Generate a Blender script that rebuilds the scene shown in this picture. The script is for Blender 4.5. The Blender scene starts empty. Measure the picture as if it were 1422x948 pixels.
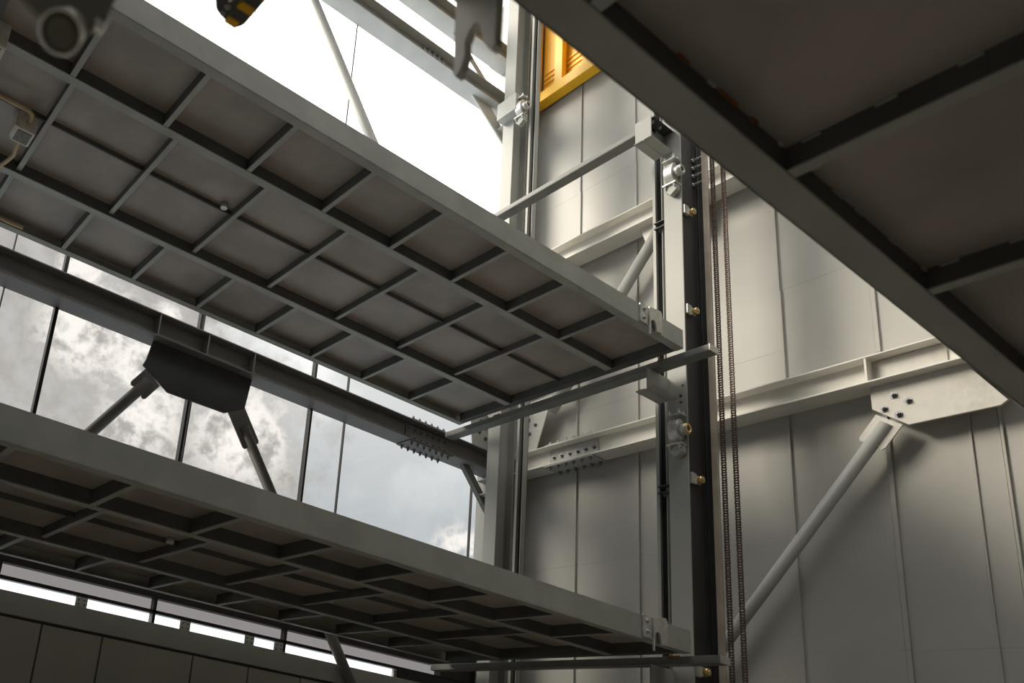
import bpy, bmesh, math, random
from mathutils import Vector, Matrix

random.seed(7)
SC = bpy.context.scene
COL = SC.collection
ZO = 1.6                                   # camera height above the floor

# ------------------------------------------------------------------ camera
R = ((0.836819988, -0.531138337, 0.132756826),
     (0.267718914, 0.185477398, -0.945475921),
     (0.477555118, 0.826734662, 0.297406973))   # rows: right, down, forward in world axes
cam_d = bpy.data.cameras.new('camera')
cam = bpy.data.objects.new('camera', cam_d)
COL.objects.link(cam)
M = Matrix(((R[0][0], -R[1][0], -R[2][0], 0), (R[0][1], -R[1][1], -R[2][1], 0),
            (R[0][2], -R[1][2], -R[2][2], 0), (0, 0, 0, 1)))
cam.matrix_world = Matrix.Translation((0, 0, ZO)) @ M
cam_d.sensor_width = 36.0
cam_d.lens = 1188.66 * 36.0 / 1422.0
cam_d.shift_x = (711 - 327.33) / 1422.0
cam_d.shift_y = (689.17 - 474) / 1422.0
cam_d.clip_start = 0.02
cam_d.dof.use_dof = True
cam_d.dof.focus_distance = 6.2
cam_d.dof.aperture_fstop = 5.0
SC.camera = cam

# ------------------------------------------------------------------ colour management
SC.view_settings.view_transform = 'Standard'
SC.view_settings.look = 'None'
SC.view_settings.gamma = 1.0
SC.view_settings.use_curve_mapping = False
SC.view_settings.exposure = 0.0

# ------------------------------------------------------------------ sky
world = bpy.data.worlds.new('sky')
SC.world = world
world.use_nodes = True
nt = world.node_tree
nt.nodes.clear()


class NG:
    """tiny node helper"""
    def __init__(self, t): self.t = t
    def new(self, kind, **kw):
        n = self.t.nodes.new(kind)
        for k, v in kw.items():
            setattr(n, k, v)
        return n
    def link(self, a, b): self.t.links.new(a, b)
    def val(self, sock, v):
        if hasattr(v, 'is_output'):
            self.link(v, sock)
        else:
            sock.default_value = v
    def math(self, op, a, b=None, clamp=False):
        n = self.new('ShaderNodeMath', operation=op, use_clamp=clamp)
        self.val(n.inputs[0], a)
        if b is not None: self.val(n.inputs[1], b)
        return n.outputs[0]
    def ramp01(self, x, lo, hi):
        n = self.new('ShaderNodeMapRange', interpolation_type='SMOOTHSTEP')
        self.val(n.inputs['Value'], x)
        n.inputs['From Min'].default_value = lo
        n.inputs['From Max'].default_value = hi
        return n.outputs['Result']
    def mix(self, f, a, b):
        n = self.new('ShaderNodeMix', data_type='RGBA')
        self.val(n.inputs[0], f)
        for s, v in ((n.inputs[6], a), (n.inputs[7], b)):
            if hasattr(v, 'is_output'): self.link(v, s)
            else: s.default_value = (*v, 1)
        return n.outputs[2]


g = NG(nt)
tc = g.new('ShaderNodeTexCoord')
dirv = tc.outputs['Generated']
n1 = g.new('ShaderNodeTexNoise'); g.link(dirv, n1.inputs['Vector'])
n1.inputs['Scale'].default_value = 7.0; n1.inputs['Detail'].default_value = 9.0; n1.inputs['Roughness'].default_value = 0.55
n2 = g.new('ShaderNodeTexNoise'); g.link(dirv, n2.inputs['Vector'])
n2.inputs['Scale'].default_value = 22.0; n2.inputs['Detail'].default_value = 8.0; n2.inputs['Roughness'].default_value = 0.62


def blob(c, r0, r1, amp=0.10):
    c = Vector(c).normalized()
    d = g.new('ShaderNodeVectorMath', operation='DISTANCE')
    g.link(dirv, d.inputs[0]); d.inputs[1].default_value = c
    w = g.math('MULTIPLY', g.math('SUBTRACT', n2.outputs[0], 0.5), amp * 2)
    dd = g.math('ADD', d.outputs['Value'], w)
    return g.math('SUBTRACT', 1.0, g.ramp01(dd, r0, r1))


def vmax(*a):
    r = a[0]
    for b in a[1:]: r = g.math('MAXIMUM', r, b)
    return r


sepd = g.new('ShaderNodeSeparateXYZ'); g.link(dirv, sepd.inputs[0])
# clear sky: pale blue grey, brighter towards the zenith haze
up = g.ramp01(sepd.outputs['Z'], 0.20, 0.72)
base = g.mix(up, (1.45, 1.55, 1.62), (3.5, 3.42, 3.25))
# broad broken cloud everywhere
wide = g.ramp01(n1.outputs[0], 0.52, 0.66)
base = g.mix(g.math('MULTIPLY', wide, up), base, (3.9, 3.8, 3.7))
# warm grey cloud bank to the left of the glazing
bank = vmax(blob((0.20, 0.89, 0.40), 0.13, 0.24, 0.08), blob((0.33, 0.85, 0.40), 0.11, 0.17, 0.08),
            blob((0.45, 0.81, 0.36), 0.06, 0.13, 0.09), blob((0.17, 0.85, 0.50), 0.08, 0.13, 0.06))
bankc = g.mix(g.ramp01(n2.outputs[0], 0.40, 0.62), (1.42, 1.34, 1.25), (1.72, 1.65, 1.57))
c1 = g.mix(bank, base, bankc)
# bright cumulus edges
lit = vmax(blob((0.272, 0.853, 0.447), 0.035, 0.070, 0.11), blob((0.345, 0.842, 0.418), 0.03, 0.065, 0.11),
           blob((0.463, 0.805, 0.368), 0.035, 0.08, 0.12), blob((0.36, 0.853, 0.372), 0.02, 0.07, 0.14),
           blob((0.690, 0.675, 0.258), 0.02, 0.04, 0.06), blob((0.245, 0.831, 0.499), 0.018, 0.032, 0.05),
           blob((0.345, 0.806, 0.472), 0.008, 0.022, 0.05))
litn = g.math('MULTIPLY', lit, g.ramp01(n2.outputs[0], 0.36, 0.54))
c2 = g.mix(litn, c1, (3.2, 3.0, 2.8))
bg = g.new('ShaderNodeBackground'); g.link(c2, bg.inputs['Color']); bg.inputs['Strength'].default_value = 1.0
out = g.new('ShaderNodeOutputWorld'); g.link(bg.outputs[0], out.inputs['Surface'])

# ------------------------------------------------------------------ sun behind thin haze
sun_d = bpy.data.lights.new('hazy_sun', 'SUN')
sun_d.energy = 3.6
sun_d.angle = math.radians(24)
sun_d.color = (1.0, 0.90, 0.74)
sun = bpy.data.objects.new('hazy_sun', sun_d)
COL.objects.link(sun)
sun.rotation_euler = Vector((1.0, -0.75, -0.76)).to_track_quat('-Z', 'Y').to_euler()
sun.location = (-3, 2, 12)


# ------------------------------------------------------------------ materials
def paint(name, col, rough=0.5, metal=0.0, var=0.12, scale=6.0, bump=0.0, spec=0.5, dirt=None):
    m = bpy.data.materials.new(name); m.use_nodes = True
    t = NG(m.node_tree); b = m.node_tree.nodes['Principled BSDF']
    tcn = t.new('ShaderNodeTexCoord')
    no = t.new('ShaderNodeTexNoise'); t.link(tcn.outputs['Object'], no.inputs['Vector'])
    no.inputs['Scale'].default_value = scale; no.inputs['Detail'].default_value = 6
    a = tuple(max(0, c * (1 - var)) for c in col); c = tuple(min(1, c * (1 + var)) for c in col)
    cc = t.mix(t.ramp01(no.outputs[0], 0.3, 0.7), a, c)
    if dirt:
        nd = t.new('ShaderNodeTexNoise'); t.link(tcn.outputs['Object'], nd.inputs['Vector'])
        nd.inputs['Scale'].default_value = 2.3; nd.inputs['Detail'].default_value = 9; nd.inputs['Roughness'].default_value = 0.7
        cc = t.mix(t.math('MULTIPLY', t.ramp01(nd.outputs[0], 0.52, 0.72), 0.7), cc, dirt)
    t.link(cc, b.inputs['Base Color'])
    t.link(t.math('ADD', t.math('MULTIPLY', no.outputs[0], 0.2), rough - 0.1), b.inputs['Roughness'])
    b.inputs['Metallic'].default_value = metal
    b.inputs['Specular IOR Level'].default_value = spec
    if bump:
        nb = t.new('ShaderNodeTexNoise'); t.link(tcn.outputs['Object'], nb.inputs['Vector'])
        nb.inputs['Scale'].default_value = 160; nb.inputs['Detail'].default_value = 2
        bp = t.new('ShaderNodeBump'); bp.inputs['Strength'].default_value = bump; bp.inputs['Distance'].default_value = 0.002
        t.link(nb.outputs[0], bp.inputs['Height']); t.link(bp.outputs[0], b.inputs['Normal'])
    return m


def glass(name, tint, fac=0.06):
    m = bpy.data.materials.new(name); m.use_nodes = True
    t = NG(m.node_tree); m.node_tree.nodes.remove(m.node_tree.nodes['Principled BSDF'])
    o = m.node_tree.nodes['Material Output']
    tr = t.new('ShaderNodeBsdfTransparent'); tr.inputs[0].default_value = (*tint, 1)
    gl = t.new('ShaderNodeBsdfGlossy'); gl.inputs['Roughness'].default_value = 0.02
    mx = t.new('ShaderNodeMixShader'); mx.inputs[0].default_value = fac
    t.link(tr.outputs[0], mx.inputs[1]); t.link(gl.outputs[0], mx.inputs[2]); t.link(mx.outputs[0], o.inputs['Surface'])
    return m


MAT = dict(
    pallet=paint('pallet_grey_paint', (0.40, 0.415, 0.375), 0.5, var=0.10, scale=5, bump=0.15),
    deck=paint('deck_sheet_paint', (0.38, 0.34, 0.30), 0.45, var=0.16, scale=3, bump=0.2),
    steel=paint('structural_grey_paint', (0.46, 0.46, 0.43), 0.5, var=0.06, scale=4, bump=0.1),
    column=paint('column_grey_paint', (0.37, 0.375, 0.345), 0.5, var=0.05, scale=3, bump=0.1),
    sheet=paint('wall_sheet_paint', (0.44, 0.43, 0.395), 0.5, var=0.05, scale=1.6, bump=0.1),
    sheet_back=paint('wall_back_sheet', (0.10, 0.10, 0.10), 0.7),
    dark=paint('dark_steel', (0.055, 0.057, 0.06), 0.5),
    steel_shade=paint('shaded_structural_paint', (0.17, 0.163, 0.152), 0.5, var=0.08, scale=4),  # structural grey darkened to stand for shade on the backlit girder and braces
    rail=paint('greased_rail_steel', (0.05, 0.05, 0.05), 0.4, metal=0.3),
    rub=paint('machined_rail_face', (0.62, 0.54, 0.44), 0.4, metal=0.2),
    galv=paint('galvanised_steel', (0.60, 0.60, 0.57), 0.42, metal=0.5, var=0.15, scale=25),
    plate=paint('pale_plate_paint', (0.64, 0.62, 0.57), 0.5, var=0.05, scale=7, dirt=(0.45, 0.42, 0.37)),
    cream=paint('cream_girder_paint', (0.74, 0.72, 0.66), 0.5, var=0.04, scale=5),
    bolt=paint('bolt_steel', (0.20, 0.20, 0.22), 0.4, metal=0.6),
    bolt_lt=paint('zinc_bolt', (0.62, 0.62, 0.60), 0.35, metal=0.7),
    brass=paint('brass', (0.75, 0.55, 0.22), 0.35, metal=0.9),
    pallet_shade=paint('pallet_shade_paint', (0.115, 0.12, 0.112), 0.55, var=0.12, scale=6),  # platform paint darkened to stand for shade on webs, stiffener and ends
    crossb=paint('cross_beam_paint', (0.20, 0.205, 0.19), 0.5, var=0.1, scale=6),
    chain=paint('oiled_chain', (0.16, 0.12, 0.10), 0.45, metal=0.5, var=0.3, scale=30),
    yellow=paint('yellow_paint', (0.95, 0.52, 0.008), 0.45, var=0.05),
    conduit=paint('beige_conduit', (0.62, 0.47, 0.29), 0.5),
    box=paint('junction_box_plastic', (0.70, 0.68, 0.60), 0.5, var=0.1, scale=30),
    boxdark=paint('box_cover_grey', (0.16, 0.165, 0.15), 0.5, var=0.3, scale=60),
    black=paint('black_rubber', (0.03, 0.032, 0.034), 0.6),
    hazard_black=paint('faded_black_paint', (0.085, 0.085, 0.08), 0.5),
    hook=paint('hook_plate_steel', (0.78, 0.75, 0.67), 0.42, metal=0.2, var=0.15, scale=12),
    lamp=paint('olive_plastic', (0.30, 0.30, 0.22), 0.5),
    chrome=paint('chrome', (0.85, 0.85, 0.8), 0.12, metal=1.0, var=0.02),
    mull=paint('mullion_anodised', (0.022, 0.02, 0.02), 0.45, metal=0.3),
    mull2=paint('joint_bronze', (0.17, 0.13, 0.12), 0.45),
    concrete=paint('concrete', (0.46, 0.42, 0.36), 0.8, var=0.15, scale=2, bump=0.4),
    rust=paint('rusty_steel', (0.33, 0.13, 0.05), 0.7, var=0.4, scale=30),
    glass=glass('tinted_glass', (0.575, 0.58, 0.58), 0.03),
    glass_low=glass('dirty_tinted_glass', (0.45, 0.42, 0.41), 0.05),
    lens=glass('clear_lens_glass', (0.62, 0.62, 0.52), 0.12),
)


# ------------------------------------------------------------------ geometry helpers
class MB:
    def __init__(self): self.bm = bmesh.new()
    def box(self, x0, x1, y0, y1, z0, z1, bev=0.0):
        x0, x1 = sorted((x0, x1)); y0, y1 = sorted((y0, y1)); z0, z1 = sorted((z0, z1))
        b = bmesh.new() if bev else self.bm
        v = [b.verts.new(p) for p in ((x0, y0, z0), (x1, y0, z0), (x1, y1, z0), (x0, y1, z0),
                                      (x0, y0, z1), (x1, y0, z1), (x1, y1, z1), (x0, y1, z1))]
        for f in ((3, 2, 1, 0), (4, 5, 6, 7), (0, 1, 5, 4), (1, 2, 6, 5), (2, 3, 7, 6), (3, 0, 4, 7)):
            b.faces.new([v[i] for i in f])
        if bev:
            bev = min(bev, 0.35 * min(x1 - x0, y1 - y0, z1 - z0))
            bmesh.ops.bevel(b, geom=list(b.edges), offset=bev, segments=1, affect='EDGES', profile=0.5)
            self.merge(b)
        return self
    def merge(self, b):
        me = bpy.data.meshes.new('t'); b.to_mesh(me); b.free(); self.bm.from_mesh(me); bpy.data.meshes.remove(me)
    def tube(self, p, q, r, seg=16, r2=None, caps=True):
        p = Vector(p); q = Vector(q); d = (q - p).normalized()
        a = d.orthogonal().normalized(); c = d.cross(a)
        r2 = r if r2 is None else r2
        r0 = [self.bm.verts.new(p + (a * math.cos(2 * math.pi * i / seg) + c * math.sin(2 * math.pi * i / seg)) * r) for i in range(seg)]
        r1 = [self.bm.verts.new(q + (a * math.cos(2 * math.pi * i / seg) + c * math.sin(2 * math.pi * i / seg)) * r2) for i in range(seg)]
        for i in range(seg):
            f = self.bm.faces.new((r0[i], r0[(i + 1) % seg], r1[(i + 1) % seg], r1[i])); f.smooth = seg > 8
        if caps:
            self.bm.faces.new(list(reversed(r0))); self.bm.faces.new(r1)
        return self
    def path(self, pts, r, seg=10):
        """smooth round rod along a polyline"""
        pts = [Vector(p) for p in pts]; rings = []
        for i, p in enumerate(pts):
            d = (pts[min(i + 1, len(pts) - 1)] - pts[max(i - 1, 0)]).normalized()
            ref = Vector((0.13, 0.21, 0.97)); a = d.cross(ref).normalized(); c = d.cross(a)
            rings.append([self.bm.verts.new(p + (a * math.cos(2 * math.pi * k / seg) + c * math.sin(2 * math.pi * k / seg)) * r) for k in range(seg)])
        for i in range(len(rings) - 1):
            for k in range(seg):
                f = self.bm.faces.new((rings[i][k], rings[i][(k + 1) % seg], rings[i + 1][(k + 1) % seg], rings[i + 1][k])); f.smooth = True
        self.bm.faces.new(list(reversed(rings[0]))); self.bm.faces.new(rings[-1])
        return self
    def prism(self, poly, axis, c0, c1, bev=0.0):
        """poly: 2D points; axis 'X': points are (y,z); 'Y': (x,z); 'Z': (x,y)"""
        def P(u, v, c):
            return {'X': (c, u, v), 'Y': (u, c, v), 'Z': (u, v, c)}[axis]
        b = bmesh.new()
        a = [b.verts.new(P(u, v, c0)) for u, v in poly]; d = [b.verts.new(P(u, v, c1)) for u, v in poly]
        n = len(poly)
        b.faces.new(a); b.faces.new(list(reversed(d)))
        for i in range(n):
            b.faces.new((a[i], d[i], d[(i + 1) % n], a[(i + 1) % n]))
        bmesh.ops.recalc_face_normals(b, faces=list(b.faces))
        if bev:
            bmesh.ops.bevel(b, geom=list(b.edges), offset=bev, segments=1, affect='EDGES', profile=0.5)
        self.merge(b)
        return self
    def torus(self, c, n, R_, r, seg=32, s2=12):
        c = Vector(c); n = Vector(n).normalized(); a = n.orthogonal().normalized(); b = n.cross(a)
        vs = []
        for i in range(seg):
            t = 2 * math.pi * i / seg; d = a * math.cos(t) + b * math.sin(t)
            vs.append([self.bm.verts.new(c + d * (R_ + r * math.cos(2 * math.pi * j / s2)) + n * r * math.sin(2 * math.pi * j / s2)) for j in range(s2)])
        for i in range(seg):
            for j in range(s2):
                f = self.bm.faces.new((vs[i][j], vs[(i + 1) % seg][j], vs[(i + 1) % seg][(j + 1) % s2], vs[i][(j + 1) % s2])); f.smooth = True
        return self
    def obj(self, name, mat, parent=None, origin=None):
        """link as ONE mesh object; vertices are given in place, stored relative to the root"""
        bmesh.ops.recalc_face_normals(self.bm, faces=list(self.bm.faces))
        me = bpy.data.meshes.new(name); self.bm.to_mesh(me); self.bm.free()
        o = bpy.data.objects.new(name, me); COL.objects.link(o)
        me.materials.append(MAT[mat])
        org = Vector(parent['_org']) if parent is not None else Vector(origin if origin is not None else (0, 0, 0))
        me.transform(Matrix.Translation(-org))
        if parent is not None:
            o.parent = parent
        else:
            o.location = org
        o['_org'] = tuple(org)
        return o


def B(x0, x1, y0, y1, z0, z1, bev=0.002): return MB().box(x0, x1, y0, y1, z0, z1, bev)


def thing(name, label, cat, org, group=None):
    o = bpy.data.objects.new(name, None); COL.objects.link(o)
    o.empty_display_size = 0.1
    o.location = org; o['_org'] = tuple(org); o['label'] = label; o['category'] = cat
    if group: o['group'] = group
    return o


def tag(o, label, cat, group=None):
    o['label'] = label; o['category'] = cat
    if group: o['group'] = group
    return o


def struct(o):
    o['kind'] = 'structure'; return o


BOLT = {}


def bolt(parent, p, axis, r=0.012, h=0.010, mat='bolt', name='bolt'):
    """hex bolt head with washer and shank end; axis = direction the head points; meshes are shared"""
    axis = Vector(axis).normalized()
    key = (tuple(round(v, 3) for v in axis), r, h, mat)
    if key not in BOLT:
        m = MB()
        m.tube((0, 0, 0), axis * h * 0.25, r * 1.45, 12)
        m.tube(axis * h * 0.25, axis * h, r, 6)
        m.tube(axis * h, axis * (h * 1.5), r * 0.55, 8)
        bmesh.ops.recalc_face_normals(m.bm, faces=list(m.bm.faces))
        me = bpy.data.meshes.new('bolt'); m.bm.to_mesh(me); m.bm.free(); me.materials.append(MAT[mat]); BOLT[key] = me
    o = bpy.data.objects.new(name, BOLT[key]); COL.objects.link(o)
    o.parent = parent; o.location = Vector(p) - Vector(parent['_org'])
    o['_org'] = tuple(parent['_org'])
    return o


def copy_tree(o, dx, parent=None, label=None, group=None):
    c = o.copy(); COL.objects.link(c)
    if parent is None:
        c.location = Vector(o.location) + Vector(dx); c['_org'] = tuple(Vector(o['_org']) + Vector(dx))
        if label: c['label'] = label
        if group: c['group'] = group
    else:
        c.parent = parent; c['_org'] = parent['_org']
    for ch in list(o.children):
        copy_tree(ch, dx, c)
    return c


PITCH = 2.155

# ================================================================== THE SETTING
fl = B(-2.5, 6.6, -2.2, 5.8, -1.7, -1.6, 0).obj('floor', 'concrete'); struct(fl)

wr = B(-2.5, 6.45, -2.30, -2.22, -1.6, 9.2, 0).obj('wall_right', 'sheet_back', origin=(2, -2.25, -1.6)); struct(wr)
wb_ = B(-2.62, -2.52, -2.3, 5.8, -1.6, 9.2, 0).obj('wall_back', 'sheet_back', origin=(-2.55, 2, -1.6)); struct(wb_)
cl = B(-2.6, 6.45, -2.3, -0.5, 9.22, 9.30, 0).obj('ceiling', 'sheet_back', origin=(2, -0.7, 9.2)); struct(cl)
B(-2.6, 0.0, -0.5, 3.3, 9.22, 9.30, 0).obj('shade_roof', 'sheet_back', cl)  # both sheets: unseen roof added to cut light from above, sized by effect
B(-2.6, 6.45, 3.3, 5.5, 9.22, 9.30, 0).obj('shade_roof', 'sheet_back', cl)
# ---- end wall of pressed sheet panels
we = B(6.425, 6.45, -2.2, 5.80, -1.6, 9.2, 0).obj('wall_end', 'sheet_back', origin=(6.4, 2, -1.6)); struct(we)
seams = [-2.2, -1.26, -0.65, -0.04, 0.57, 1.185, 1.795, 2.405, 3.015, 3.625, 4.24, 4.865, 5.47, 5.80]
for i in range(len(seams) - 1):
    a, b = seams[i], seams[i + 1]
    if b <= 3.1: cuts = [-1.6, -0.85, 1.25, 3.35, 4.12, 6.25, 9.2]
    else: cuts = [-1.6, 0.0, 2.11, 3.6, 6.1, 9.2]
    for k in range(len(cuts) - 1):
        z0, z1 = cuts[k] + 0.0004, cuts[k + 1] - 0.0004
        w = 0.016 if z0 < 4.0 else 0.010
        if abs(a - 1.795) < .01: w = 0.030
        m = MB()
        m.box(6.400, 6.424, a + 0.004, b - 0.002, z0, z1, 0.0006)
        # folded standing lip along one edge
        m.box(6.383, 6.402, b - 0.002 - w, b - 0.002, z0, z1, 0.002)
        if abs(a - 1.795) < .01:
            m.box(6.388, 6.402, b - 0.47, b - 0.455, z0, z1, 0.002)
        m.obj('wall_panel', 'sheet', we)

# ---- low solid wall under the glazing
wl = B(-2.5, 6.4, 5.69, 5.77, -1.6, 0.90, 0).obj('wall_left', 'sheet_back', origin=(2, 5.7, -1.6)); struct(wl)
ls = [-2.5, -0.5, 0.40, 1.00, 1.40, 1.91, 2.36, 3.10, 3.60, 4.10, 4.60, 5.10, 5.70, 6.38]
for i in range(len(ls) - 1):
    B(ls[i] + 0.006, ls[i + 1] - 0.006, 5.665, 5.692, -1.6, 0.735, 0.003).obj('wall_panel', 'sheet', wl)
B(-2.5, 6.38, 5.65, 5.73, 0.755, 0.905, 0.003).obj('capping_rail', 'steel', wl)

# ---- glazed wall
wn = B(-2.5, 6.35, 5.67, 5.73, 0.978, 1.004, 0.002).obj('window_1', 'mull', origin=(2, 5.7, 1.0)); struct(wn)
B(-2.5, 6.35, 5.66, 5.74, 1.09, 1.23, 0.003).obj('transom', 'mull', wn)
B(-2.5, 6.35, 5.66, 5.74, 5.22, 5.29, 0.003).obj('transom', 'mull', wn)
mx = [-2.05, -0.83, 0.36, 1.545, 2.73, 3.915]
thin = [1.145, 4.30, 5.925]
for x in mx:
    w = {1.545: 0.014, 2.73: 0.010, 3.915: 0.010}.get(x, 0.012)
    B(x - w, x + w, 5.67, 5.73, 1.23, 5.22, 0.002).obj('mullion', 'mull', wn)
    B(x - 0.012, x + 0.012, 5.67, 5.73, 0.905, 1.09, 0.002).obj('mullion', 'mull', wn)
for x in thin + [2.762]:
    B(x - 0.004, x + 0.004, 5.685, 5.715, 1.23, 5.22, 0.001).obj('joint', 'mull2' if x == 2.762 else 'mull', wn)
edges = sorted(mx + thin + [-2.5, 6.35])
for i in range(len(edges) - 1):
    B(edges[i], edges[i + 1], 5.698, 5.702, 1.22, 5.23, 0).obj('pane', 'glass', wn)
for i in range(len(mx)):
    x1 = mx[i + 1] if i + 1 < len(mx) else 5.62
    B(mx[i], x1, 5.698, 5.702, 1.0, 1.10, 0).obj('pane', 'glass_low', wn)
# solid end of the sill slot near the corner
B(5.12, 6.35, 5.66, 5.74, 0.905, 0.985, 0.002).obj('closing_strip', 'mull', wn)
B(5.62, 6.35, 5.66, 5.74, 0.995, 1.10, 0.002).obj('closing_strip', 'mull', wn)

# small perforated brackets that carry the transom over the open slot
sill_lab = {2.16: 'first small perforated bracket from the left in the bright slot under the glazing',
            3.00: 'second small perforated bracket from the left in the bright slot under the glazing',
            3.58: 'third small perforated bracket from the left in the bright slot under the glazing',
            3.86: 'fourth small perforated bracket from the left, close right of the third, in the bright slot',
            5.10: 'small bracket at the right end of the bright slot beside the corner'}
for x, lab in sill_lab.items():
    t = thing('sill_bracket', lab, 'bracket', (x, 5.68, 0.905), 'brackets in the slot under the glazing')
    w = 0.045 if x < 5 else 0.02
    B(x - w, x + w, 5.674, 5.682, 0.905, 0.978, 0.001).obj('plate', 'galv', t)
    for k in (-1, 1):
        for zz in (0.925, 0.955):
            bolt(t, (x + k * w * 0.5, 5.674, zz), (0, -1, 0), 0.005, 0.006)

# thin tie rods that run on above the glazing
for x, lab in ((2.77, 'thin vertical wire in the bright opening below the hazard striped bumper'),
               (3.945, 'thin dark vertical rod in the bright opening beside the pale diagonal brace')):
    r = 0.003 if x < 3 else 0.0075
    tag(MB().tube((x, 5.7, 5.29), (x, 5.7, 8.6), r, 8).obj('tie_rod', 'mull', origin=(x, 5.7, 5.29)), lab, 'rod', 'rods above the glazing')


# ================================================================== GIRDERS
def girder(axis, a0, a1, front, z0, label, depth=0.2, h=0.2, tf=0.012, mat='steel', name='steel_girder', web=None):
    """H beam lying along axis with flanges level; front = near edge of the flanges"""
    org = (a0, front + depth / 2, z0) if axis == 'X' else (front + depth / 2, a0, z0)
    t = thing(name, label, 'girder', org, 'girders of the frame')
    def bb(u0, u1, d0, d1, zz0, zz1, bev=0.002):
        return B(u0, u1, d0, d1, zz0, zz1, bev) if axis == 'X' else B(d0, d1, u0, u1, zz0, zz1, bev)
    bb(a0, a1, front, front + depth, z0, z0 + tf).obj('bottom_flange', mat, t)
    bb(a0, a1, front, front + depth, z0 + h - tf, z0 + h).obj('top_flange', mat, t)
    c = front + depth / 2
    bb(a0, a1, c - 0.005, c + 0.005, z0 + tf, z0 + h - tf, 0).obj('web', web or mat, t)
    def stiff(u, w=0.010):
        bb(u - w / 2, u + w / 2, front + 0.004, c - 0.005, z0 + tf, z0 + h - tf, 0.001).obj('stiffener', mat, t)
    t_api = dict(t=t, bb=bb, stiff=stiff, c=c)
    return t_api


# --- girder in front of the glazing, with its hanging gusset
G = girder('X', -2.4, 6.06, 5.5, 3.03, 'long dark girder crossing the tinted glazing, with a hanging gusset plate', mat='steel_shade')
for u in (2.30, 2.74, 3.18): G['stiff'](u, 0.012)
gp = MB().prism([(2.31, 3.03), (2.28, 2.86), (2.26, 2.80), (2.50, 2.655), (3.02, 2.66), (3.20, 2.76), (3.23, 3.03)], 'Y', 5.592, 5.608, 0.002).obj('gusset_plate', 'dark', G['t'])
# splice near the corner: plates and rows of bolts
B(4.92, 5.46, 5.505, 5.695, 3.23, 3.242).obj('splice_plate', 'steel_shade', G['t'])
B(4.92, 5.46, 5.505, 5.695, 3.018, 3.03).obj('splice_plate', 'steel_shade', G['t'])
B(4.92, 5.46, 5.583, 5.595, 3.05, 3.21).obj('splice_plate', 'steel_shade', G['t'])
for k in range(7):
    x = 4.96 + k * 0.077
    for y in (5.535, 5.665):
        bolt(G['t'], (x, y, 3.242), (0, 0, 1), 0.013, 0.022)
        bolt(G['t'], (x, y, 3.018), (0, 0, -1), 0.013, 0.022)
    for z in (3.09, 3.17): bolt(G['t'], (x, 5.583, z), (0, -1, 0), 0.013, 0.018)
# knee bar from the girder to the corner column
MB().prism([(5.66, 3.03), (5.76, 3.03), (6.16, 2.60), (6.16, 2.50)], 'Y', 5.575, 5.625, 0.002).obj('knee_bar', 'steel_shade', G['t'])

# --- upper girder over the open part
GU = girder('X', -2.4, 6.06, 5.5, 3.03 + 2 * PITCH, 'pale upper girder against the white sky at the top of the picture')
for (x, z) in [(x, z) for x in (4.80, 4.87, 4.94, 5.01) for z in (7.40, 7.45, 7.50)]:
    bolt(GU['t'], (x, 5.583, z), (0, -1, 0), 0.012, 0.012)
B(4.75, 5.06, 5.583, 5.595, 7.36, 7.53).obj('splice_plate', 'steel', GU['t'])
for x in (4.80, 4.87, 4.94, 5.01): bolt(GU['t'], (x, 5.53, 7.54), (0, 0, 1), 0.013, 0.018, 'bolt_lt')
MB().prism([(5.50, 7.34), (5.80, 7.34), (6.14, 7.02), (6.14, 6.93), (6.00, 6.98)], 'Y', 5.592, 5.612, 0.002).obj('knee_plate', 'plate', GU['t'])

# --- roof edge beam above it
GR = girder('X', -2.4, 6.06, 5.5, 8.02, 'long topmost beam cut off by the upper edge of the picture, left of the hook plate', name='roof_beam')
# --- cross beam at the top of the end wall
GE = girder('Y', 5.50, 5.95, 6.10, 8.36, 'short cross beam at the top edge between the hook plate and the yellow frame', name='roof_beam', h=0.14)
# flat diagonal wind bracing between them
wb = thing('wind_brace', 'flat bolted diagonal between the top beams behind the hook plate', 'brace', (5.4, 5.6, 7.6), 'braces of the frame')
MB().prism([(5.18, 8.02), (5.30, 8.02), (5.95, 7.54), (5.83, 7.54)], 'Y', 5.62, 5.632, 0.001).obj('bar', 'steel', wb)
for x, z in ((5.36, 7.94), (5.48, 7.85), (5.75, 7.66)): bolt(wb, (x, 5.62, z), (0, -1, 0), 0.014, 0.012)

# --- girders on the end wall
E1 = girder('Y', -2.2, 5.46, 6.16, 3.03, 'pale girder along the end wall with a large white gusset plate', mat='cream')
for u in (2.39,): E1['stiff'](u, 0.014)
B(6.243, 6.256, 1.96, 2.36, 3.05, 3.205).obj('doubler_plate', 'plate', E1['t'])
for u in (1.87,): E1['stiff'](u, 0.014)
eg = MB().prism([(2.409, 3.03), (2.407, 2.868), (2.211, 2.702), (1.735, 2.700), (1.696, 2.726), (1.876, 3.03)], 'X', 6.250, 6.268, 0.002).obj('gusset_plate', 'plate', E1['t'])
for y, z in ((2.277, 2.934), (2.199, 2.870), (2.339, 2.852), (2.260, 2.789)):
    bolt(E1['t'], (6.250, y, z), (-1, 0, 0), 0.017, 0.020)
B(6.165, 6.355, 4.52, 5.04, 3.23, 3.242).obj('splice_plate', 'steel', E1['t'])
B(6.165, 6.355, 4.52, 5.04, 3.018, 3.03).obj('splice_plate', 'steel', E1['t'])
B(6.243, 6.256, 4.52, 5.04, 3.05, 3.21).obj('splice_plate', 'steel', E1['t'])
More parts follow.
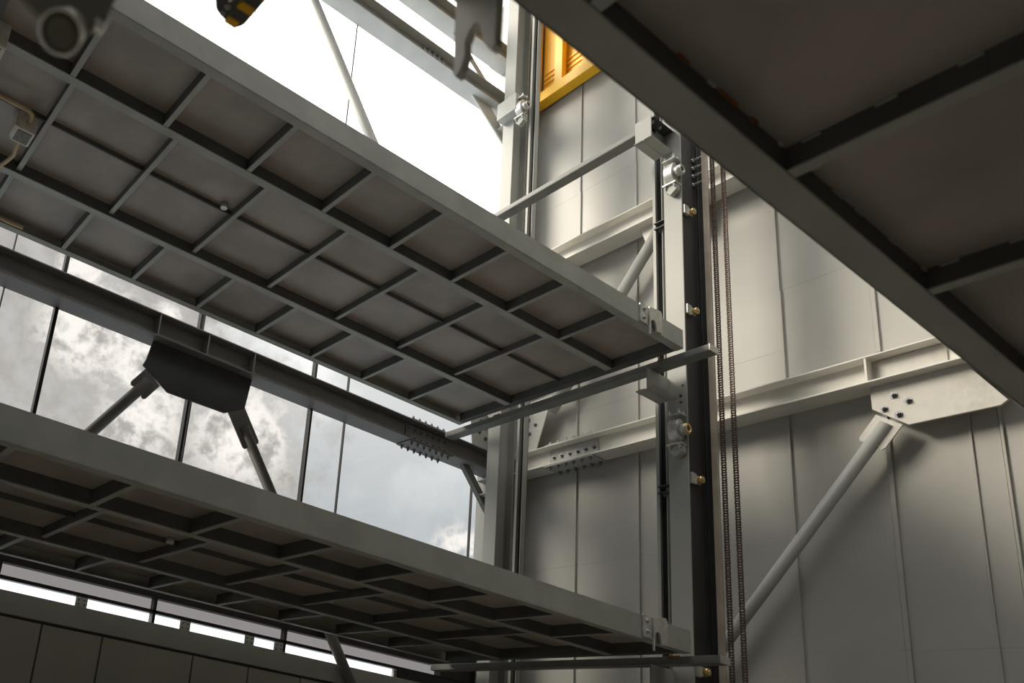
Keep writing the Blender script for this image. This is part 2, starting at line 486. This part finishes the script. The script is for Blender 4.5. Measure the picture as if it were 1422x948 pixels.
for k in range(6):
    y = 4.56 + k * 0.086
    for x in (6.185, 6.335):
        bolt(E1['t'], (x, y, 3.242), (0, 0, 1), 0.013, 0.020, 'bolt_lt')
        bolt(E1['t'], (x, y, 3.018), (0, 0, -1), 0.013, 0.020)
    bolt(E1['t'], (6.243, y, 3.13), (-1, 0, 0), 0.014, 0.018)
E2 = girder('Y', -2.2, 5.46, 6.16, 3.03 + PITCH, 'pale upper girder across the end wall above the thick diagonal pipe', mat='cream')
MB().prism([(4.10, 5.185), (4.05, 5.02), (3.92, 4.95), (3.55, 4.95), (3.50, 5.185)], 'X', 6.252, 6.268, 0.002).obj('gusset_plate', 'plate', E2['t'])


# ================================================================== BRACES
def brace(p, q, label, fork=None, r=0.0445, mat='steel', plane='Y', name='pipe_brace'):
    p = Vector(p); q = Vector(q)
    t = thing(name, label, 'brace', tuple(q), 'braces of the frame')
    MB().tube(p, q, r, 24).obj('pipe', mat, t)
    d = (q - p).normalized()
    n = Vector((0, 1, 0)) if plane == 'Y' else Vector((1, 0, 0))
    s = d.cross(n).normalized()
    if fork:
        L0, L1, w, th = fork        # plate slotted over the pipe end: a U of two tongues and a head
        for (u0, u1, v0, v1, nm) in ((-L0, 0.02, -w, w, 'end_plate'), (0.02, L1, r * 0.9, w, 'tongue'), (0.02, L1, -w, -r * 0.9, 'tongue')):
            c = [p + d * u0 + s * v0, p + d * (u1 - (0.02 if nm == 'tongue' else 0)) + s * v0, p + d * u1 + s * (v0 + (0.012 if nm == 'tongue' else 0)),
                 p + d * u1 + s * (v1 - (0.012 if nm == 'tongue' else 0)), p + d * (u1 - (0.02 if nm == 'tongue' else 0)) + s * v1, p + d * u0 + s * v1]
            m = MB(); vs = []
            for k in (-1, 1): vs.append([m.bm.verts.new(x + n * k * th / 2) for x in c])
            m.bm.faces.new(vs[0]); m.bm.faces.new(list(reversed(vs[1])))
            for i in range(6): m.bm.faces.new((vs[0][i], vs[1][i], vs[1][(i + 1) % 6], vs[0][(i + 1) % 6]))
            m.obj(nm, 'plate' if mat == 'steel' else mat, t)
    return t


brace((2.325, 5.6, 2.683), (-0.05, 5.6, -0.80), 'dark diagonal pipe brace left of the hanging gusset, running down left', (0.06, 0.13, 0.085, 0.012), mat='steel_shade')
brace((3.215, 5.6, 2.605), (5.85, 5.6, -0.99), 'dark diagonal pipe brace right of the hanging gusset, running down right', (0.19, 0.17, 0.085, 0.012), mat='steel_shade')
brace((3.23, 5.6, 7.28), (5.96, 5.6, 3.66), 'pale diagonal pipe brace crossing the white opening at the top', None, 0.05)
brace((6.26, 2.336, 2.747), (6.26, 5.2, -0.87), 'long grey pipe brace bolted to the white gusset plate, its soft shadow beside it', (0.03, 0.165, 0.092, 0.012), plane='X')
brace((6.26, 3.93, 5.08), (6.26, 5.05, 3.62), 'thick pale pipe brace above the right end of the middle platform', (0.02, 0.1, 0.09, 0.012), 0.052, plane='X')

# ================================================================== COLUMNS
def hcol(x0, x1, y0, y1, z0, z1, label, mat='column', tf=0.012, name='guide_column', web_mat=None):
    t = thing(name, label, 'column', ((x0 + x1) / 2, (y0 + y1) / 2, z0), 'columns of the frame')
    B(x0, x0 + tf, y0, y1, z0, z1).obj('front_flange', mat, t)
    B(x1 - tf, x1, y0, y1, z0, z1).obj('back_flange', mat, t)
    c = (y0 + y1) / 2
    B(x0 + tf, x1 - tf, c - 0.004, c + 0.004, z0, z1, 0).obj('web', web_mat or mat, t)
    return t


fc = hcol(5.5, 5.70, 3.255, 3.402, -1.6, 9.0, 'wide pale guide column right of the middle platform, bright above and dark below')
B(5.513, 5.688, 3.262, 3.270, -1.6, 9.0, 0).obj('recess_sheet', 'rail', fc)  # near-black sheet filling the open side of the column, strip along its edge
B(5.686, 5.702, 3.2548, 3.262, -1.6, 9.0, 0).obj('flange_strip', 'rail', fc)
for z in (5.114, 5.038, 4.962, 4.880):
    bolt(fc, (5.67, 3.262, z), (0, -1, 0), 0.010, 0.05, 'bolt_lt')
for z in (2.98, 2.93): bolt(fc, (5.5, 3.30, z), (-1, 0, 0), 0.008, 0.008)
bolt(fc, (5.5, 3.285, 3.06), (-1, 0, 0), 0.006, 0.006)
rc = hcol(5.5, 5.70, 4.985, 5.125, -1.6, 9.0, 'slender dark and beige column standing just right of the corner column')


def slim(y0, y1, label):
    t = thing('slim_post', label, 'post', (5.63, y0, -1.6), 'slim channel posts')
    z0, z1 = -1.6, 9.0
    B(5.655, 5.661, y0, y1, z0, z1, 0.001).obj('back_web', 'dark', t)
    B(5.60, 5.655, y1 - 0.006, y1, z0, z1, 0.001).obj('flange', 'column', t)
    B(5.60, 5.655, y0, y0 + 0.006, z0, z1, 0.001).obj('flange', 'column', t)
    B(5.596, 5.602, y1 - 0.026, y1, z0, z1, 0.001).obj('lip', 'column', t)
    return t


s1 = slim(3.480, 3.560, 'slim dark channel post left of the wide pale guide column')
s2 = slim(4.80, 4.875, 'slim pale channel post right of the beige column, under the yellow frame')
for z, lab in ((4.577, 'small dark spacer clip between the slim post and the guide column, above the middle platform'),
               (2.317, 'small dark spacer clip between the slim post and the guide column, above the lowest platform')):
    t = thing('spacer_clip', lab, 'clip', (5.60, 3.44, z), 'spacer clips')
    B(5.56, 5.64, 3.395, 3.53, z - 0.030, z - 0.022, 0.001).obj('plate', 'dark', t)
    B(5.56, 5.64, 3.395, 3.53, z + 0.022, z + 0.030, 0.001).obj('plate', 'dark', t)
    bolt(t, (5.60, 3.46, z - 0.022), (0, 0, 1), 0.013, 0.03)
    bolt(t, (5.60, 3.50, z - 0.030), (0, 0, -1), 0.010, 0.012)

# corner column, with node plates
cc = hcol(6.06, 6.36, 5.47, 5.76, -1.6, 9.1, 'broad corner column where the glazing meets the end wall', 'steel', 0.014, 'corner_column')
B(6.055, 6.062, 5.45, 5.475, -1.6, 9.1, 0.002).obj('edge_strip', 'column', cc)
MB().prism([(5.80, 3.242), (5.74, 3.70), (5.80, 3.78), (6.06, 3.60), (6.06, 3.242)], 'Y', 5.594, 5.606, 0.002).obj('node_plate', 'steel', cc)
MB().prism([(5.47, 3.242), (5.47, 3.80), (5.03, 3.80), (5.22, 3.242)], 'X', 6.254, 6.266, 0.002).obj('node_plate', 'plate', cc)
for y, z in ((5.308, 3.605), (5.227, 3.536), (5.366, 3.520), (5.293, 3.455)): bolt(cc, (6.254, y, z), (-1, 0, 0), 0.015, 0.016)
for x, z in ((5.881, 3.435), (5.90, 3.56), (5.958, 3.50), (5.97, 3.39)): bolt(cc, (x, 5.594, z), (0, -1, 0), 0.015, 0.016)
for zb in (2.78, 2.78 + 2 * PITCH):
    B(5.90, 6.06, 5.34, 5.60, zb, zb + 0.010).obj('bracket_flange', 'steel', cc)
    B(5.90, 6.06, 5.34, 5.60, zb + 0.14, zb + 0.15).obj('bracket_flange', 'steel', cc)
    B(5.98, 5.99, 5.34, 5.60, zb + 0.01, zb + 0.14).obj('bracket_web', 'steel', cc)
for y in (5.50, 5.55, 5.60):
    for z in (6.60, 6.68, 6.76, 6.84): bolt(cc, (6.06, y, z - 0.35), (-1, 0, 0), 0.016, 0.010)

# ================================================================== GUIDE RAIL, CHAINS
gr = thing('guide_rail', 'dark vertical guide rail with a beige running face left of the chains', 'rail', (5.74, 3.21, -1.6))
B(5.712, 5.722, 3.245, 3.30, -1.6, 9.0).obj('base_flange', 'rail', gr)
B(5.722, 5.790, 3.215, 3.28, -1.6, 9.0).obj('rail_body', 'rail', gr)
B(5.715, 5.735, 3.170, 3.214, -1.6, 9.0).obj('running_face', 'rub', gr)


def chain(x, y, label, z0=0.4, z1=5.7):
    t = thing('drive_chain', label, 'chain', (x, y, z0), 'hanging drive chains')
    pitch = 0.019
    m = MB(); n = int((z1 - z0) / pitch)
    for k in range(n):
        z = z0 + k * pitch
        w = 0.011 if k % 2 else 0.014
        for s in (-1, 1):
            m.box(x - 0.0075, x + 0.0075, y + s * w - 0.0018, y + s * w + 0.0018, z - 0.0128, z + 0.0128)
    o = m.obj('link_plates', 'chain', t); o['kind'] = 'stuff'
    m = MB()
    for k in range(n): m.tube((x, y - 0.017, z0 + (k - 0.5) * pitch), (x, y + 0.017, z0 + (k - 0.5) * pitch), 0.0062, 8)
    o = m.obj('rollers', 'chain', t); o['kind'] = 'stuff'


chain(5.75, 3.146, 'left of the two hanging roller chains, beside the beige rail face')
chain(5.75, 3.063, 'right of the two hanging roller chains, against the end wall')

# roller guides with brass wheels on the column flank
for z, lab in ((4.577, 'uppermost small brass guide roller on the flank of the guide column'),
               (3.693, 'small brass guide roller just above the right end of the middle cross beam'),
               (2.342, 'small brass guide roller between the middle and the lowest platform'),
               (0.995, 'small brass guide roller under the right end of the lowest cross beam')):
    t = thing('guide_roller', lab, 'roller', (5.58, 3.25, z), 'brass guide rollers')
    B(5.515, 5.57, 3.240, 3.262, z - 0.04, z + 0.04).obj('bracket', 'galv', t)
    B(5.57, 5.62, 3.240, 3.248, z - 0.03, z + 0.03).obj('bracket', 'galv', t)
    MB().tube((5.60, 3.212, z), (5.60, 3.240, z), 0.026, 20).obj('wheel', 'brass', t)
    MB().tube((5.60, 3.204, z), (5.60, 3.212, z), 0.012, 6).obj('axle', 'bolt_lt', t)


# ================================================================== CROSS BEAMS, ARMS, BEARINGS
def cross(y0, y1, z0, label, h=0.05):
    t = thing('cross_beam', label, 'beam', (5.32, y0, z0), 'cross beams that carry the platforms')
    B(5.29, 5.39, y0, y1, z0, z0 + 0.008).obj('bottom_flange', 'crossb', t)
    B(5.29, 5.298, y0, y1, z0 + 0.008, z0 + h).obj('front_web', 'crossb', t)
    B(5.382, 5.39, y0, y1, z0 + 0.008, z0 + h).obj('back_web', 'crossb', t)
    B(5.298, 5.382, y0, y1, z0 + h - 0.008, z0 + h).obj('top_plate', 'crossb', t)
    for y in (y0 - 0.004, y1 + 0.004):
        B(5.288, 5.392, y - 0.004, y + 0.004, z0, z0 + h, 0.001).obj('end_cap', 'galv', t)
    return t


x1 = cross(2.965, 5.44, 3.150, 'dark cross beam under the right end of the middle platform')
x0 = cross(2.965, 5.44, 3.150 - PITCH, 'dark cross beam under the right end of the lowest platform')
x2 = cross(3.40, 5.44, 3.150 + PITCH, 'grey cross beam standing free above the middle platform')
# grease and rust streak on the middle one
B(5.280, 5.290, 4.80, 4.87, 3.193, 3.203).obj('packing_piece', 'rust', x1)
B(5.280, 5.290, 3.30, 3.34, 3.193, 3.203).obj('packing_piece', 'rust', x1)
B(5.280, 5.290, 3.22, 3.30, 3.19 - PITCH, 3.205 - PITCH).obj('packing_piece', 'rust', x0)


def arm(z0, z1, label, end_plate):
    t = thing('bracket_arm', label, 'bracket', (5.5, 3.4, z0), 'bracket arms on the guide column')
    B(5.24, 5.50, 3.392, 3.400, z0, z1).obj('web', 'column', t)
    B(5.22, 5.50, 3.400, 3.475, z0, z0 + 0.008).obj('bottom_flange', 'column', t)
    B(5.22, 5.50, 3.320, 3.392, z0, z0 + 0.008).obj('bottom_flange', 'column', t)
    if end_plate:
        B(5.232, 5.24, 3.33, 3.47, z0, z1 + 0.02).obj('end_plate', 'column', t)
        B(5.24, 5.50, 3.31, 3.392, z1 - 0.008, z1).obj('top_flange', 'dark', t)
        for x in (5.28, 5.38): bolt(t, (x, 3.35, z1 - 0.008), (0, 0, -1), 0.010, 0.012, 'bolt_lt')
        B(5.40, 5.52, 3.26, 3.33, z1 + 0.05, z1 + 0.06).obj('cover_plate', 'plate', t)
    return t


arm(2.965, 3.148, 'short grey bracket arm under the middle cross beam at the guide column', False)
a0 = arm(2.965 - PITCH, 3.148 - PITCH, 'short dark bracket arm under the lowest cross beam at the lower edge', False)
for x in (5.30, 5.43):
    bolt(a0, (x, 3.36, 2.965 - PITCH), (0, 0, -1), 0.010, 0.035, 'brass', 'stud')
arm(5.150, 5.345, 'grey bracket arm holding the right end of the free upper cross beam', True)


def bearing(y, z, label, flip=1, x=5.47):
    t = thing('bearing_unit', label, 'bearing', (x, y, z), 'pillow block bearings')
    B(x - 0.05, x + 0.03, y - 0.055, y + 0.055, z + 0.105, z + 0.115).obj('top_plate', 'galv', t)
    B(x - 0.05, x + 0.03, y - 0.055, y + 0.055, z - 0.125, z - 0.110).obj('bottom_plate', 'galv', t)
    m = MB()
    pts = []
    for k in range(20):
        a = 2 * math.pi * k / 20
        pts.append((x - 0.01 + 0.055 * math.cos(a), z + 0.085 * math.sin(a)))
    m.prism(pts, 'Y', y - 0.035, y + 0.04, 0.006)
    m.obj('housing', 'galv', t)
    m = MB(); m.tube((x - 0.01, y - 0.035, z - 0.01), (x - 0.01, y - 0.085, z - 0.01), 0.042, 24); m.obj('boss', 'galv', t)
    m = MB(); m.torus((x - 0.01, y - 0.085, z - 0.01), (0, 1, 0), 0.030, 0.010, 24, 8); m.obj('bore_ring', 'brass' if z < 4 else 'galv', t)
    m = MB(); m.tube((x - 0.01, y - 0.080, z - 0.01), (x - 0.01, y - 0.088, z - 0.01), 0.024, 20); m.obj('bore', 'black', t)
    for sx in (-1, 1):
        for sy in (-1, 1):
            p = (x - 0.01 + sx * 0.028, y + sy * 0.036)
            bolt(t, (*p, z + 0.115), (0, 0, 1), 0.009, 0.022, 'bolt_lt')
            bolt(t, (*p, z - 0.125), (0, 0, -1), 0.009, 0.022, 'bolt_lt')
    MB().prism([(y - 0.05, z - 0.126), (y + 0.05, z - 0.126), (y + 0.05, z - 0.16), (y, z - 0.215), (y - 0.05, z - 0.18)], 'X', x - 0.03, x + 0.02, 0.002).obj('foot_plate', 'pallet', t)
    return t


bearing(3.31, 4.91, 'pale pillow block bearing under the upper bracket arm of the guide column')
bearing(3.315, 2.70, 'pale pillow block bearing under the middle bracket arm, brass in its bore')
rb = bearing(4.86, 6.62, 'small pillow block bearing on the slim post right under the yellow frame')
B(5.40, 5.50, 4.88, 5.12, 6.60, 6.80).obj('mounting_block', 'steel', rb)


# ================================================================== PLATFORMS
def platform(label):
    """steel car platform; front edge towards -Y. Z0 is the level of the lower flanges"""
    X0, X1, Y0, Y1, Z = 0.30, 5.26, 3.128, 5.25, 3.207
    ZD, ZT = Z + 0.078, Z + 0.147
    t = thing('parking_platform', label, 'platform', (X0, Y0, Z), 'steel car platforms')
    # deck sheets, one per bay of ribs
    B(X0 + 0.01, X1 - 0.01, Y0 + 0.01, Y1 - 0.01, ZD, ZD + 0.006, 0).obj('deck_plate', 'deck', t)
    # edge beams: channel with inward flange
    for nm, ya, yb, s in (('front_edge_beam', Y0, Y0 + 0.006, 1), ('rear_edge_beam', Y1 - 0.006, Y1, -1)):
        m = MB()
        m.box(X0, X1, ya, yb, Z, ZT, 0.002)
        e = Y0 if s > 0 else Y1
        m.box(X0, X1, e, e + s * 0.058, Z, Z + 0.006, 0.0015)
        m.box(X0, X1, e, e + s * 0.05, ZT - 0.006, ZT, 0.0015)
        m.obj(nm, 'pallet', t)
    # end members
    for xa, xb in ((X0, X0 + 0.10), (X1 - 0.06, X1)):
        B(xa, xb, Y0 + 0.058, Y1 - 0.058, Z + 0.003, ZD, 0.002).obj('end_member', 'pallet_shade', t)
    # two long stringers
    for ya in (3.650, 4.612):
        m = MB()
        m.box(X0 + 0.10, X1 - 0.06, ya, ya + 0.058, Z, Z + 0.006, 0.0015)
        r = m.obj('stringer', 'pallet', t)
        B(X0 + 0.10, X1 - 0.06, ya, ya + 0.006, Z + 0.006, ZD, 0).obj('web', 'pallet_shade', r)
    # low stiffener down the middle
    B(X0 + 0.10, X1 - 0.06, 4.120, 4.132, ZD - 0.030, ZD, 0.001).obj('stiffener', 'pallet_shade', t)
    # ribs
    def rib(x, ya, yb, zb):
        m = MB()
        m.box(x, x + 0.030, ya, yb, zb, zb + 0.005, 0.001)
        r = m.obj('rib', 'pallet', t)
        B(x, x + 0.005, ya, yb, zb + 0.005, ZD, 0).obj('web', 'pallet_shade', r)
    for k in range(8):
        x = 0.80 + 0.54 * k
        rib(x, Y0 + 0.04, 3.652, Z + 0.003)
        rib(x + 0.01, 4.64, Y1 - 0.04, Z + 0.003)
    for k in range(7):
        x = 0.83 + 0.615 * k
        rib(x, 3.66, 4.612, Z + 0.022)
    # hook plate bolted to the front edge at each end
    for xs, sgn in ((4.745, 1), (0.70, -1)):
        def X(a): return xs + sgn * a
        B(min(X(0), X(0.085)), max(X(0), X(0.085)), Y0 - 0.012, Y0, Z + 0.012, Z + 0.150, 0.002).obj('bolt_plate', 'galv', t)
        for z in (Z + 0.05, Z + 0.115):
            bolt(t, (X(0.045), Y0 - 0.012, z), (0, -1, 0), 0.013, 0.012, 'bolt_lt')
        arc = [(0.130 + 0.030 * math.cos(a), Z + 0.020 + 0.042 * math.sin(a)) for a in [math.pi - math.pi * k / 8 for k in range(9)]]
        poly = [(0.088, Z + 0.150), (0.088, Z - 0.055), (0.100, Z - 0.060)] + arc + [(0.165, Z - 0.012), (0.225, Z - 0.005), (0.232, Z + 0.145), (0.215, Z + 0.165)]
        MB().prism([(X(a), z) for a, z in poly], 'Y', Y0 - 0.024, Y0 - 0.010, 0.0015).obj('hook_plate', 'galv', t)
    # drain plug
    MB().tube((1.990, 4.085, ZD + 0.002), (1.990, 4.085, ZD - 0.035), 0.022, 16).obj('drain_plug', 'galv', t)
    return t


p1 = platform('middle steel car platform seen from below, large ribbed underside crossing the picture')
p0 = copy_tree(p1, (0, 0, -PITCH), label='lowest steel car platform, dark ribbed underside above the bright slot', group='steel car platforms')

# the near platform overhead (facing the other way across the lift shaft)
def near_platform():
    Y0, Z = 0.648, 1.05
    X0, X1, Y1 = 0.28, 5.24, -1.474
    ZD, ZT = Z + 0.050, Z + 0.147
    t = thing('parking_platform', 'near steel car platform cutting across the upper right corner, overhead', 'platform', (X0, Y0, Z), 'steel car platforms')
    B(X0 + 0.01, X1 - 0.01, Y1 + 0.01, Y0 - 0.01, ZD, ZD + 0.006, 0).obj('deck_plate', 'deck', t)
    for nm, e, s in (('front_edge_beam', Y0, -1), ('rear_edge_beam', Y1, 1)):
        m = MB()
        m.box(X0, X1, e, e + s * 0.006, Z, ZT, 0.002)
        m.box(X0, X1, e, e + s * 0.060, Z, Z + 0.006, 0.0015)
        r = m.obj(nm, 'pallet', t)
        B(X0, X1, e + s * 0.054, e + s * 0.059, Z + 0.006, ZD, 0).obj('inner_web', 'pallet_shade', r)
    for xa, xb in ((X0, X0 + 0.10), (X1 - 0.16, X1)):
        B(xa, xb, Y1 + 0.06, Y0 - 0.06, Z + 0.003, ZD, 0.002).obj('end_member', 'pallet', t)
    for ya in (0.125, -0.84):
        m = MB()
        m.box(X0 + 0.10, X1 - 0.16, ya - 0.058, ya, Z, Z + 0.006, 0.0015)
        r = m.obj('stringer', 'pallet', t)
        B(X0 + 0.10, X1 - 0.16, ya - 0.006, ya, Z + 0.006, ZD, 0).obj('web', 'pallet_shade', r)
    for k in range(9):
        x = 0.785 + 0.515 * k
        for ya, yb in ((0.60, 0.122), (0.07, -0.84), (-0.9, -1.42)):
            m = MB()
            m.box(x, x + 0.026, yb, ya, Z + 0.004, Z + 0.008, 0.001)
            r = m.obj('rib', 'pallet', t)
            B(x, x + 0.005, yb, ya, Z + 0.008, ZD, 0).obj('web', 'pallet_shade', r)
            # stitch welds along the foot of the rib
            if k in (1, 2):
                for w in range(4):
                    y = yb + (ya - yb) * (0.2 + 0.22 * w)
                    B(x - 0.004, x + 0.001, y, y + 0.03, ZD - 0.006, ZD, 0.001).obj('weld', 'pallet', t)
    # rusty and bright stitch welds where the deck meets the edge beam
    for x, l, mt in ((0.99, 0.03, 'rust'), (1.07, 0.02, 'plate'), (1.10, 0.05, 'rust'), (1.19, 0.02, 'rust'), (1.275, 0.012, 'plate'),
                     (1.45, 0.04, 'pallet'), (1.53, 0.03, 'pallet'), (1.66, 0.03, 'pallet'), (1.80, 0.02, 'plate')):
        B(x, x + l, Y0 - 0.064, Y0 - 0.059, ZD - 0.005, ZD, 0.001).obj('weld', mt, t)
    # hook plate hanging from the edge, cut with a curved notch
    poly = [(0.650, 1.05), (0.642, 0.852), (0.636, 0.843), (0.628, 0.850), (0.622, 0.868), (0.624, 0.890), (0.618, 0.903), (0.609, 0.907),
            (0.600, 0.900), (0.598, 0.886), (0.594, 0.868), (0.586, 0.850), (0.581, 0.843), (0.574, 0.846), (0.573, 1.05)]
    MB().prism(poly, 'X', 0.596, 0.608, 0.001).obj('hook_plate', 'hook', t)
    B(0.52, 0.66, 0.648, 0.660, 0.99, 1.15).obj('bolt_plate', 'hook', t)
    return t


p2 = near_platform()

# ================================================================== YELLOW FRAME
yf = thing('machine_frame', 'bright yellow frame with posts and sheet infill high at the end wall', 'frame', (6.3, 4.2, 7.45))
B(6.24, 6.36, 2.6, 5.40, 7.47, 7.60).obj('bottom_beam', 'yellow', yf)
for y in (5.08, 4.72, 4.25, 3.8, 3.3):
    B(6.27, 6.34, y - 0.05, y + 0.05, 7.60, 9.1).obj('post', 'yellow', yf)
B(6.28, 6.34, 5.36, 5.46, 7.45, 9.1).obj('corner_post', 'yellow', yf)
for k in range(8):
    y = 5.36 - k * 0.33
    B(6.366, 6.380, y - 0.326, y, 7.60, 9.1, 0.003).obj('infill_sheet', 'yellow', yf)
for k in range(5):
    z = 7.66 + k * 0.07
    B(6.352, 6.366, 2.7, 5.34, z, z + 0.022).obj('infill_rail', 'yellow', yf)

# ================================================================== SMALL FITTINGS
jb = thing('junction_box', 'pale square junction box on conduit under the left end of the middle platform', 'box', (0.75, 4.23, 3.28))
m = MB(); m.box(0.690, 0.800, 4.13, 4.27, 3.15, 3.27, 0.006); m.obj('housing', 'box', jb)
B(0.682, 0.692, 4.14, 4.26, 3.16, 3.26, 0.002).obj('cover', 'box', jb)
B(0.705, 0.785, 4.15, 4.25, 3.146, 3.151, 0.001).obj('name_plate', 'boxdark', jb)
MB().path([(0.20, 4.06, 3.23), (0.60, 4.05, 3.215), (0.72, 4.04, 3.205), (0.745, 4.06, 3.205), (0.75, 4.10, 3.205), (0.75, 4.14, 3.205)], 0.012).obj('conduit', 'conduit', jb)
MB().path([(0.745, 4.26, 3.20), (0.76, 4.38, 3.20), (0.77, 4.45, 3.20), (0.755, 4.53, 3.20), (0.72, 4.66, 3.20), (0.70, 4.80, 3.20), (0.69, 5.0, 3.20)], 0.012).obj('conduit', 'conduit', jb)
tag(MB().path([(0.45, 5.06, 3.20), (0.75, 5.12, 3.20), (0.90, 5.135, 3.20), (0.98, 5.14, 3.20), (1.06, 5.145, 3.205)], 0.013).obj('conduit', 'conduit', origin=(0.75, 5.12, 3.2)),
    'short beige conduit at the left edge near the rear of the middle platform', 'conduit')
lb = thing('terminal_box', 'small grey box cut off by the left edge under the middle platform', 'box', (0.45, 3.7, 3.28))
MB().box(0.33, 0.47, 3.62, 3.80, 3.14, 3.285, 0.006).obj('housing', 'box', lb)
B(0.35, 0.45, 3.64, 3.78, 3.134, 3.141, 0.001).obj('cover', 'boxdark', lb)

# hazard striped bumper finger on the near platform
hz = thing('bumper_arm', 'black bumper with orange stripes poking into the top left of the picture', 'bumper', (0.42, 0.66, 1.05))
m = MB(); m.prism([(0.377, 0.650), (0.377, 0.915), (0.388, 0.932), (0.398, 0.937), (0.428, 0.945), (0.437, 0.930), (0.441, 0.650)], 'Z', 1.055, 1.14, 0.003); m.obj('body', 'hazard_black', hz)
for y, xa, xb in ((0.926, 0.408, 0.428), (0.892, 0.409, 0.433), (0.858, 0.409, 0.434), (0.824, 0.409, 0.434), (0.79, 0.409, 0.434)):
    B(xa, xb, y, y + 0.014, 1.0525, 1.0565, 0.001).obj('stripe', 'yellow', hz)
MB().box(0.392, 0.398, 0.875, 0.905, 1.052, 1.0565, 0.001).obj('reflector', 'chrome', hz)
for y in (0.915, 0.93):
    bolt(hz, (0.399, y, 1.055), (0, 0, -1), 0.003, 0.003, 'bolt_lt')

# small clear sensor lamp close to the lens
sl = thing('sensor_lamp', 'blurred clear lamp with a shiny ring on an olive bracket, top left corner', 'lamp', (0.13, 0.53, 0.6))
cpos = Vector((0.103, 0.533, 0.5))
nrm = Vector((-0.20, -0.62, -0.75)).normalized()
MB().torus(cpos, nrm, 0.0150, 0.0017).obj('ring', 'chrome', sl)
m = MB(); m.tube(cpos - nrm * 0.002, cpos + nrm * 0.004, 0.0145, 28, 0.010); m.obj('lens', 'lens', sl)
m = MB(); m.tube(cpos - nrm * 0.05, cpos - nrm * 0.003, 0.0145, 28); m.obj('housing', 'lamp', sl)
MB().prism([(0.147, 0.78), (0.145, 0.588), (0.138, 0.545), (0.131, 0.538), (0.093, 0.524), (0.070, 0.535), (0.085, 0.70), (0.12, 0.78)], 'Y', 0.556, 0.562, 0.001).obj('bracket_plate', 'lamp', sl)
B(0.130, 0.139, 0.550, 0.557, 0.539, 0.548, 0.001).obj('clip', 'chrome', sl)
MB().path([(0.135, 0.565, 0.74), (0.17, 0.57, 0.80), (0.25, 0.59, 0.95), (0.33, 0.62, 1.05)], 0.008).obj('stem', 'lamp', sl)

# ------------------------------------------------------------------ lift everything to floor level zero
bpy.context.view_layer.update()
for o in list(SC.objects):
    if '_org' in o: del o['_org']
    if o.parent is None and o.type in ('MESH', 'EMPTY'):
        o.location.z += ZO
